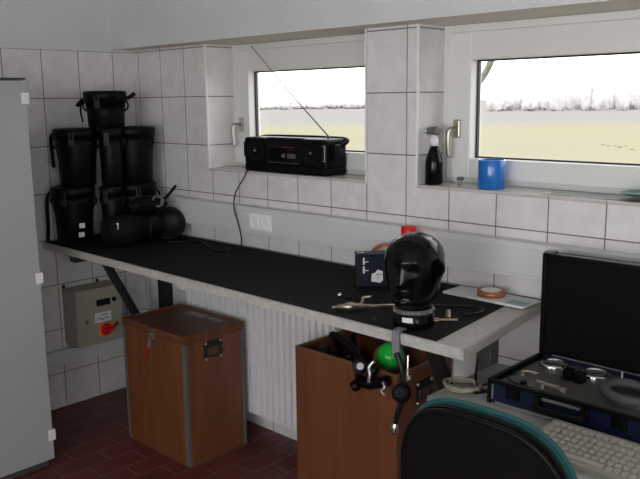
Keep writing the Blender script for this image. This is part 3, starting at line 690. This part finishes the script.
# ------------------------------------------------------------------ other things on the bench
MT = BT+.0036
b = MB(); b.lathe([(0, 0), (.026, 0), (.0295, .004), (.0295, .217), (.026, .223), (.015, .225), (0, .225)], (1.962, -.115, MT), seg=32); solo('red_can', b, 'red', 'narrow red can standing behind the mannequin head', 'can')
o = thing('navy_pouch', 'dark navy box shaped pouch with white print beside the mannequin head', 'pouch', (1.882, -.225, MT), rz=.80)
b = MB(); b.box(-.068, .068, -.030, .030, 0, .122, .006); part('body', b, 'navy', o, local=True)
b = MB(); b.box(-.069, .069, -.032, .032, .119, .129, .003); part('flap', b, 'navy', o, local=True)
b = MB(); ol = [(.0, .026), (.034, .020), (.044, .030), (.042, .064), (.024, .070), (.014, .058), (.002, .054)]
b.prism(ol, .001, Matrix.Translation((-.012, -.0303, -.0)) @ Matrix.Rotation(PI/2, 4, 'X')); pr = part('print_patch', b, 'label', o, local=True, label='white printed patch')
b = MB(); b.tube([(.005, -.0316, .050), (.012, -.0316, .054), (.02, -.0316, .051), (.026, -.0316, .052)], .0016, 6, 3); b.tube([(.012, -.0316, .036), (.016, -.0316, .043), (.013, -.0316, .046)], .0012, 6, 3); part('print_marks', b, 'navy', pr, local=True)
b = MB()
for z in (.103, .070): b.box(-.043, -.036, -.0335, -.0295, z-.013, z+.013); b.box(-.038, -.022, -.0335, -.0295, z-.004, z-.001)
b.box(-.06, -.035, .0, .004, .129, .1305); part_each('white_clip', b, 'label', o, local=True, label='white plastic clip')
def tape(name, label, loc, axis, R=.0495, q=.036):
    o = thing(name, label, 'tape roll', loc, group='copper tape rolls'); b = MB(); b.lathe([(q, -.009), (R, -.009), (R, .009), (q, .009)], loc, axis, 40); t_ = part('tape', b, 'copper', o)
    b = MB(); b.lathe([(q-.003, -.0095), (q, -.0095), (q, .0095), (q-.003, .0095), (q-.003, -.0095)], loc, axis, 40); part('core', b, 'card', o, label='pale cardboard core')
o = thing('clipboard', 'pale plastic tray with a small greenish picture at the end of the bench', 'clipboard', (2.305, -.09, MT), rz=-.02)
b = MB(); b.box(-.165, .16, -.062, .058, 0, .009, .003); part('board', b, 'paper', o, local=True)
b = MB(); b.box(.085, .155, -.058, -.005, .009, .0096); part('picture', b, 'teal', o, local=True, label='small greenish printed card')
tape('tape_roll', 'copper coloured tape roll lying on the pale tray', (2.302, -.088, MT+.0192), (0, 0, 1))
tape('tape_roll', 'copper coloured tape roll standing on edge behind the navy pouch', (1.848, -.105, MT+.0715), (-.35, .94, .0), .071, .056)
o = thing('hose_valve', 'dull metal hose valve with lever lying on the mat before the mannequin', 'valve', (2.07, -.50, MT))
b = MB(); a0, a1 = Vector((2.016, -.572, MT+.0155)), Vector((2.165, -.41, MT+.0155)); dd = (a1-a0).normalized()
b.lathe([(0, 0), (.009, 0), (.0095, .025), (.014, .03), (.015, .05), (.011, .055), (.0095, .085), (.007, .09), (.0055, .12), (.0045, .24), (0, .24)], a0, dd, 16); part('body', b, 'dullmetal', o)
b = MB(); m0 = a0+dd*.075; b.tube([m0+Vector((0, 0, .004)), m0+Vector((.0, .012, .018)), m0+Vector((-.012, .03, .022)), m0+Vector((.01, .045, .026))], .0045, 8); b.tube([a0+dd*.02, a0+dd*.02+Vector((-.02, .0, -.003)), a0+dd*.02+Vector((-.035, -.02, -.005))], .0045, 8); part('lever', b, 'dullmetal', o)
b = MB(); b.sphere((1.897, -.432, MT+.0085), .0085); solo('steel_ball', b, 'chrome', 'bright little steel ball on the mat', 'ball')
b = MB(); b.lathe([(0, 0), (.010, 0), (.011, .005), (.008, .012), (0, .014)], (1.935, -.425, MT), seg=20); solo('rubber_plug', b, 'gloss', 'small black plug on the mat near the steel ball', 'plug')
o = thing('test_hose', 'thin black hose looped on the mat right of the mannequin', 'hose', (2.36, -.36, MT))
b = MB(); b.tube([(2.36, -.345, MT+.006), (2.385, -.30, MT+.005), (2.37, -.25, MT+.005), (2.32, -.245, MT+.005), (2.26, -.28, MT+.005), (2.22, -.33, MT+.005), (2.24, -.38, MT+.012)], .0042, 8, 8); part('hose_tube', b, 'hose', o)
b = MB(); b.cyl((2.327, -.452, MT+.006), (2.378, -.41, MT+.006), .003); b.cyl((2.322, -.456, MT+.006), (2.332, -.448, MT+.006), .0055); part('probe', b, 'brass', o, label='slim brass probe')
b = MB(); b.cyl((2.325, -.385, MT+.0), (2.325, -.385, MT+.022), .008, .006); part('nipple', b, 'brass', o)

# hose assembly hanging over the bench front
o = thing('hanging_hose', 'black hose with valve and chrome tip hanging over the bench front', 'hose', (2.33, -.64, .60))
b = MB(); b.strip([(2.300, -.575, MT+.003), (2.302, -.612, MT+.004), (2.304, -.629, MT-.004), (2.308, -.635, BT-.025), (2.314, -.638, BT-.065)], .026, .006, (1, .1, 0)); part('clip', b, 'greystrap', o, label='grey clip over the bench edge')
b = MB(); b.tube([(2.315, -.640, BT-.055), (2.336, -.642, .80), (2.343, -.638, .745), (2.337, -.64, .70), (2.322, -.64, .655), (2.312, -.64, .62)], .009, 12, 8); part('hose_tube', b, 'hose', o)
b = MB(); b.tube([(2.352, -.632, .845), (2.356, -.638, .80), (2.353, -.64, .765)], .004, 8); b.cyl((2.366, -.645, .775), (2.366, -.645, .79), .007); part('chrome_tube', b, 'chrome', o)
b = MB(); b.lathe([(0, 0), (.022, 0), (.029, .006), (.029, .03), (.022, .036), (0, .036)], (2.328, -.628, .720), (.5, -.82, .25), 24); b.sphere((2.34, -.655, .728), .009, u=10, v=8); part('valve_body', b, 'black', o)
b = MB(); b.lathe([(0, 0), (.009, 0), (.011, .006), (.011, .026), (.008, .03), (.008, .045), (0, .045)], (2.307, -.64, .585), (.15, 0, 1), 16); part('connector', b, 'chrome', o, label='chrome quick connector')

# ------------------------------------------------------------------ desk
DZ = .72
o = thing('desk', 'light grey office desk standing beside the workbench end', 'desk', (3.25, -.55, 0))
b = MB(); b.prism([(2.40, -.205), (2.40, -.60), (2.66, -.93), (4.10, -.93), (4.10, -.205)], .025, Matrix.Translation((0, 0, DZ-.025)), bev=.003, seg=2); part('desk_top', b, 'desk', o)
for x, yf in ((2.43, -.56), (4.04, -.86)):
    b = MB(); b.box(x, x+.03, yf, -.26, .002, DZ-.026, .002); part('side_panel', b, 'desk', o)
b = MB(); b.box(2.46, 4.04, -.29, -.27, .3, DZ-.026); part('modesty_panel', b, 'desk', o)

# ------------------------------------------------------------------ test case
o = thing('test_case', 'open dark blue instrument case with black lid standing on the desk', 'case', (2.80, -.37, DZ+.001))
cx0, cx1, cy0, cy1, cz0, cz1 = 2.566, 3.022, -.522, -.212, DZ+.004, .792
b = MB(); t = .008
b.box(cx0, cx1, cy0, cy0+t, cz0, cz1); b.box(cx0, cx1, cy1-t, cy1, cz0, cz1); b.box(cx0, cx0+t, cy0+t, cy1-t, cz0, cz1); b.box(cx1-t, cx1, cy0+t, cy1-t, cz0, cz1); b.box(cx0+t, cx1-t, cy0+t, cy1-t, cz0, cz0+.006); part('body', b, 'casepanel', o)
b = MB(); e = .012
for x in (cx0, cx1):
    for y in (cy0, cy1): b.box(x-e*.5, x+e*.5, y-e*.5, y+e*.5, cz0-.002, cz1+.002, .002)
for y in (cy0, cy1): b.box(cx0, cx1, y-.006, y+.008, cz1-.008, cz1+.003, .001)
for x in (cx0, cx1): b.box(x-.006, x+.008, cy0, cy1, cz1-.008, cz1+.003, .001)
for x in (cx0, cx1):
    for y in (cy0, cy1):
        for z in (cz0+.010,): b.sphere((x, y, z), .009, u=12, v=8)
part('edge_frame', b, 'black', o, label='black edge profile and corners')
b = MB(); b.box(cx0+.02, cx1-.02, cy0-.004, cy0-.0005, cz0-.001, cz0+.006); b.box(cx0-.004, cx0-.001, cy0+.012, cy0+.028, cz0+.01, cz1-.012); b.box(cx0+.008, cx0+.013, cy0-.004, cy0-.0005, cz0+.012, cz1-.012); part('aluminium_edge', b, 'alu', o)
for x in (cx0+.075, cx1-.075):
    b = MB(); b.box(x-.022, x+.022, cy0-.006, cy0-.0002, cz0+.026, cz1-.004, .002); b.box(x-.014, x+.014, cy0-.011, cy0-.004, cz0+.034, cz1-.012, .002); part('latch', b, 'black', o)
hx = (cx0+cx1)/2-.005
b = MB()
for s in (-1, 1): b.box(hx+s*.066-.012, hx+s*.066+.012, cy0-.012, cy0-.0002, cz0+.022, cz0+.056, .003)
b.tube([(hx-.064, cy0-.01, cz0+.042), (hx-.064, cy0-.03, cz0+.034), (hx, cy0-.034, cz0+.032), (hx+.064, cy0-.03, cz0+.034), (hx+.064, cy0-.01, cz0+.042)], .009, 10, 6); hd = part('handle', b, 'black', o)
b = MB(); b.box(hx-.055, hx+.055, cy0-.010, cy0-.0003, cz0+.050, cz0+.058, .001); part('handle_plate', b, 'alu', hd)
# instrument panel
pz = cz1-.012
b = MB(); b.box(cx0+.009, cx1-.009, cy0+.009, cy1-.009, pz-.03, pz, .002); pn = part('instrument_panel', b, 'panel', o)
for x, y, r in ((2.633, -.268, .042), (2.764, -.268, .044)):
    b = MB(); b.lathe([(r, 0), (r, .008), (r-.003, .012), (r-.006, .012), (r-.008, .007)], (x, y, pz), seg=40); g = part('gauge_ring', b, 'chrome', o, label='chrome bezel of a round gauge')
    b = MB(); b.lathe([(0, .006), (r-.007, .006)], (x, y, pz), seg=32); b.mi = 1; b.bar((x-.02, y-.012, pz+.0075), (x+.015, y+.01, pz+.0075), .002, .002); part('gauge_dial', b, ['dial', 'black'], g)
b = MB(); b.tube([(2.915+.062*math.cos(a), -.385+.062*math.sin(a), pz+.016+.012*math.sin(a*.5)**2) for a in [2*PI*k/20 for k in range(20)]], .0135, 12, 3, closed=True); part('coiled_hose', b, 'greyhose', o, label='grey corrugated hose ring')
b = MB(); b.box(2.905, 2.995, -.44, -.39, pz, pz+.012, .002); part('white_plate', b, 'dial', o)
for x, y in ((2.605, -.405), (2.70, -.462)):
    b = MB(); b.cyl((x, y, pz), (x, y, pz+.014), .006, .005); b.tube([(x, y, pz+.014), (x+.02, y+.005, pz+.016), (x+.045, y+.008, pz+.015)], .003, 8, 3); part('valve_lever', b, 'dullmetal', o)
b = MB(); b.cyl((2.640, -.462, pz), (2.640, -.462, pz+.008), .010, .009, bev=.002); part('knob', b, 'black', o)
for x, y in ((2.722, -.345), (2.757, -.348)):
    b = MB(); b.box(x-.013, x+.013, y-.016, y+.016, pz, pz+.032, .003); part('black_block', b, 'black', o)
b = MB(); b.cyl((2.667, -.432, pz+.006), (2.755, -.447, pz+.006), .005); b.cyl((2.75, -.446, pz+.005), (2.765, -.448, pz+.005), .008); part('glass_tube', b, 'dullmetal', o)
b = MB(); b.cyl((2.842, -.255, pz), (2.842, -.255, pz+.03), .006, .004); part('post', b, 'chrome', o)
b = MB()
for x, y in ((2.588, -.262), (2.676, -.285), (2.708, -.275), (2.812, -.290), (2.79, -.236), (2.655, -.228)): b.sphere((x, y, pz+.002), .004, u=8, v=6)
part_each('screw', b, 'chrome', pn)
b = MB(); b.tube([(2.59, -.41, pz+.003), (2.58, -.44, pz+.003), (2.60, -.47, pz+.003), (2.64, -.485, pz+.003), (2.68, -.478, pz+.003)], .002, 6, 5); part('thin_tube', b, 'hose', o)
# lid
lz0, lz1 = cz1+.004, 1.112
b = MB(); b.box(cx0, cx1, cy1-.002, cy1+.006, lz0, lz1); part('lid_lining', b, 'foam', o, label='black foam lid lining')
b = MB(); b.box(cx0-.004, cx1+.004, cy1+.007, cy1+.045, lz0+.002, lz1+.004, .003)
b.box(cx0-.006, cx0+.008, cy1-.01, cy1+.012, lz0, lz1+.004, .002); b.box(cx1-.008, cx1+.006, cy1-.01, cy1+.012, lz0, lz1+.004, .002); b.box(cx0-.006, cx1+.006, cy1-.01, cy1+.012, lz1-.004, lz1+.006, .002)
ld = part('lid', b, 'black', o)
b = MB(); b.box(cx0+.045, cx1-.01, cy1-.0105, cy1-.002, lz1+.006, lz1+.009); b.box(cx0-.002, cx0+.026, cy1-.008, cy1+.03, lz1+.004, lz1+.012, .002); part('lid_edge', b, 'greysteel', ld)
b = MB(); b.box(cx0+.04, cx1-.012, cy1-.012, cy1-.008, cz1+.003, cz1+.006); part('hinge', b, 'alu', o)
b = MB(); b.box(cx1-.003, cx1+.0075, cy0-.0075, cy0+.002, cz0+.024, cz0+.05, .001); part('corner_sticker', b, 'teal', o)

# ------------------------------------------------------------------ keyboard
o = thing('keyboard', 'beige computer keyboard on the desk before the instrument case', 'keyboard', (3.02, -.66, DZ+.001), rz=-.02)
b = MB(); b.prism([(-.09, 0), (-.09, .014), (.085, .030), (.09, .026), (.09, 0)], .46, Matrix(((0, 0, 1, -.23), (1, 0, 0, 0), (0, 1, 0, 0), (0, 0, 0, 1))), bev=.002, seg=2); part('housing', b, 'kbd', o, local=True)
b = MB(); tilt = Matrix.Rotation(math.atan2(.016, .175), 4, 'X')
for r_ in range(6):
    yk = -.075+r_*.0235+(.009 if r_ == 5 else 0); xk = -.215
    while xk < .21:
        w = .0175 if not (r_ == 0 and -.12 < xk < -.02) else .10
        if not (.070 < xk < .082 or .142 < xk < .152):
            b.box(xk, xk+w-.0025, yk, yk+.019, .019, .027, .002, 1, rot=tilt)
        xk += w+.0015
part('keys', b, 'key', o, local=True)

# cables at the corner of the desk
def hpath(cx_, cy_, r, n, z, e=.6, w=.012):
    return [(cx_+r*math.cos(2*PI*k/9)*(1+.12*math.sin(k*1.7)), cy_+e*r*math.sin(2*PI*k/9)*(1+.1*math.cos(k*2.3)), z+.002+w*abs(math.sin(k*.9))) for k in range(n)]
b = MB(); b.tube(hpath(2.452, -.49, .052, 30, DZ+.006, .9), .0055, 8, 4); b.tube([(2.475, -.44, DZ+.008), (2.49, -.40, DZ+.008), (2.515, -.38, DZ+.008), (2.52, -.43, DZ+.008), (2.50, -.46, DZ+.01)], .0055, 8, 6)
solo('beige_cable', b, 'beigecable', 'beige cable coiled in a heap at the desk corner', 'cable')
b = MB(); b.tube([(2.452, -.405, DZ+.075), (2.458, -.425, DZ+.04), (2.474, -.45, DZ+.022), (2.495, -.475, DZ+.021), (2.50, -.50, DZ+.006), (2.52, -.47, DZ+.006), (2.545, -.46, DZ+.006)], .0038, 8, 6)
solo('black_cable', b, 'hose', 'short black cable rising out of the beige cable heap', 'cable')

# ------------------------------------------------------------------ office chair
o = thing('office_chair', 'black shelled office chair with teal fabric facing the desk', 'chair', (2.917, -1.02, 0))
def superell(w, h, n=64, e=3.2, taper=.06):
    pts = []
    for k in range(n):
        a = 2*PI*k/n; c_, s_ = math.cos(a), math.sin(a)
        x = w*math.copysign(abs(c_)**(2/e), c_); y = h*math.copysign(abs(s_)**(2/e), s_)
        pts.append((x*(1-taper*(y/h)), y))
    return pts
tilt_ = math.radians(8)
bm_ = Matrix.Translation((0, -.085, .75)) @ Matrix.Rotation(tilt_, 4, 'X') @ Matrix.Rotation(PI/2, 4, 'X')   # outline up, depth toward -y (the shell)
b = MB(); b.prism(superell(.207, .239), .026, bm_ @ Matrix.Translation((0, -.002, -.0)), bev=.010, seg=4)
sh = part('back_shell', b, 'chairshell', o, local=True)
b = MB()
b.tube([tuple(bm_ @ Vector((x*.965, y*.965, .024))) for x, y in superell(.207, .239)], .006, 8, 2, closed=True); part('edge_bead', b, 'black', sh, local=True)
b = MB(); b.prism(superell(.212, .243), .018, bm_ @ Matrix.Translation((0, 0, -.0205)), bev=.008, seg=4); part('backrest', b, 'chairgreen', o, local=True, label='teal fabric back cushion')
b = MB(); b.prism(superell(.225, .215, e=3.5, taper=.04), .06, Matrix.Translation((0, .14, .44)), bev=.02, seg=4); part('seat', b, 'chairgreen', o, local=True)
b = MB(); b.prism(superell(.20, .19), .015, Matrix.Translation((0, .14, .424)), bev=.004); part('seat_pan', b, 'black', o, local=True)
b = MB(); b.tube([(0, .10, .415), (0, -.07, .41), (0, -.125, .46), (0, -.115, .56), (0, -.12, .70)], .022, 12, 6, flat=(1, .6)); part('back_support', b, 'black', o, local=True)
b = MB(); b.cyl((0, .14, .08), (0, .14, .25), .028); b.cyl((0, .14, .25), (0, .14, .424), .016); part('column', b, 'black', o, local=True)
for k in range(5):
    a = 2*PI*k/5+.3; dx, dy = math.cos(a), math.sin(a)
    b = MB(); b.tube([(0, .14, .10), (dx*.15, .14+dy*.15, .09), (dx*.28, .14+dy*.28, .07)], lambda t: .024-.008*t, 10, 4); lg = part('leg', b, 'black', o, local=True)
    b = MB(); c_ = Vector((dx*.28, .14+dy*.28, .026)); n_ = Vector((-dy, dx, 0)); b.cyl(c_-n_*.02, c_+n_*.02, .025, bev=.004); b.cyl(c_+Vector((0, 0, .01)), c_+Vector((0, 0, .05)), .008); part('caster', b, 'black', lg, local=True)

# ------------------------------------------------------------------ outside
GZ = -1.0
b = MB(); v = [b.bm.verts.new(q) for q in ((-900, WT+.4, GZ), (900, WT+.4, GZ), (900, 900, GZ), (-900, 900, GZ))]; b.bm.faces.new(v)
struct('field', b, 'field', 'pale yellow hazy meadow stretching beyond the windows', 'field')
def pix_dir(u, v_): return fw+rt*((u-320)/FPX)-up*((v_-239.5)/FPX)
def on_ground(u, v_):
    d = pix_dir(u, v_); t = (GZ-cp.z)/d.z; return cp+d*t
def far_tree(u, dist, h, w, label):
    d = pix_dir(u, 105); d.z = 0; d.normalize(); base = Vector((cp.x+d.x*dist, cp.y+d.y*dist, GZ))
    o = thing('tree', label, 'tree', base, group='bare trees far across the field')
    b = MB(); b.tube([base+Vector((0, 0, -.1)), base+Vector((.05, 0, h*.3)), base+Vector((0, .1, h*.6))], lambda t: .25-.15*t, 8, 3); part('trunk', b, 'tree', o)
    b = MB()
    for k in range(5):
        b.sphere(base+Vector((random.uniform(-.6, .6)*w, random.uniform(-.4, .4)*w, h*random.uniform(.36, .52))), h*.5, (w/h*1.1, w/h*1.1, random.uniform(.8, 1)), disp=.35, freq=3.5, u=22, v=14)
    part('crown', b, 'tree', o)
tr = random.Random(3)
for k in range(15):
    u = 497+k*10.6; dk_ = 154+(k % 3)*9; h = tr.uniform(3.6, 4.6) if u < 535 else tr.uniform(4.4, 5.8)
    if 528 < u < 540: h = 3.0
    far_tree(u, dk_, h, tr.uniform(1.5, 2.2), 'haze-painted pale tree in the row across the field, seen through the wide window')
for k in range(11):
    u = 254+k*11; far_tree(u, 225+(k % 3)*9, tr.uniform(2.0, 2.9), tr.uniform(2.4, 3.4), 'faint haze-painted tree in the distant row, seen through the window behind the radio')
# tree by the house whose branch crosses the window corner
d = pix_dir(455, 120); t0 = (2.6-cp.y)/d.y; tb = cp+d*t0
def at_y(u, v_, y): 
    d = pix_dir(u, v_); return cp+d*((y-cp.y)/d.y)
o = thing('garden_tree', 'close tree whose curved grey branch crosses the wide window corner', 'tree', (tb.x, 2.6, GZ))
b = MB(); b.tube([(tb.x-.1, 2.6, GZ-.05), (tb.x-.08, 2.6, .3), (tb.x-.1, 2.62, 1.3), (tb.x-.15, 2.65, 2.4), (tb.x-.2, 2.6, 3.6)], lambda t: .085-.05*t, 12, 6); tk = part('trunk', b, 'branch', o)
P_ = [at_y(453, 112, 2.62), at_y(466, 95, 2.6), at_y(479, 82, 2.58), at_y(487, 70, 2.55), at_y(492, 58, 2.5), at_y(496, 40, 2.45), at_y(503, 15, 2.4)]
b = MB(); b.tube(P_, lambda t: .027-.006*t, 10, 6); br = part('branch', b, 'branch', o)
b = MB()
for u, v_, L_ in ((524, 60, 16), (560, 57, 12), (536, 58, 18), (575, 60, 22)):
    b.tube([at_y(500, 30, 2.42), at_y(u-8, 45, 2.45), at_y(u, v_, 2.5), at_y(u+L_*.5, v_+L_*.6, 2.5)], .0016, 5, 5)
part('twigs', b, 'branch', br)
mr_ = random.Random(9)
for k, (u, v_) in enumerate(((603, 145.0), (608, 146.2), (615, 146.0), (620, 147.4), (626, 146.0), (632, 149.5))):
    g = on_ground(u, v_); s_ = mr_.uniform(.05, .085)
    b = MB(); b.sphere((g.x, g.y, GZ), s_*1.3, (1.3, 1.3, .5), disp=.3, freq=3, u=14, v=8)
    solo('molehill', b, 'mole', 'small dark molehill in the pale meadow, one of a loose cluster', 'molehill', group='molehills in the meadow')

# ------------------------------------------------------------------ light
w = bpy.data.worlds.new('overcast_sky'); bpy.context.scene.world = w; w.use_nodes = True
bg = w.node_tree.nodes['Background']; bg.inputs[0].default_value = (1, 1, 1, 1); bg.inputs[1].default_value = 3.2
def area(name, loc, rot, sx, sy, power, col=(1, 1, 1), portal=False):
    l = bpy.data.lights.new(name, 'AREA'); l.shape = 'RECTANGLE'; l.size = sx; l.size_y = sy; l.energy = power; l.color = col
    o = bpy.data.objects.new(name, l); C.objects.link(o); o.location = loc; o.rotation_euler = rot
    if portal: l.cycles.is_portal = True
    return o
area('added_side_fill', (RX+.16, (BX[0]+BX[1])/2, (BZ[0]+BZ[1])/2), (PI/2, 0, PI/2), BX[1]-BX[0]-.1, BZ[1]-BZ[0]-.1, 7, (1, 1, .985))  # added fill lamp outside the made-up side window
area('added_back_fill', ((BW[0]+BW[1])/2, RY-.16, (BZ[0]+BZ[1])/2), (PI/2, 0, 0), BW[1]-BW[0]-.1, BZ[1]-BZ[0]-.1, 54, (1, 1, .985))  # main fill lamp, added outside the made-up back window
for k, wd in enumerate((W1, W2)):
    area(f'window_portal_{k+1}', ((wd[0]+wd[1])/2, WT+.01, (SZ+TZ)/2), (-PI/2, 0, 0), wd[1]-wd[0], TZ-SZ, 1, portal=True)

sc = bpy.context.scene
sc.view_settings.view_transform = 'Standard'; sc.view_settings.look = 'None'; sc.view_settings.gamma = 1; sc.view_settings.exposure = 0; sc.view_settings.use_curve_mapping = False
sc.cycles.use_denoising = True; sc.cycles.max_bounces = 8; sc.cycles.diffuse_bounces = 5; sc.cycles.transparent_max_bounces = 8; sc.cycles.sample_clamp_indirect = 6
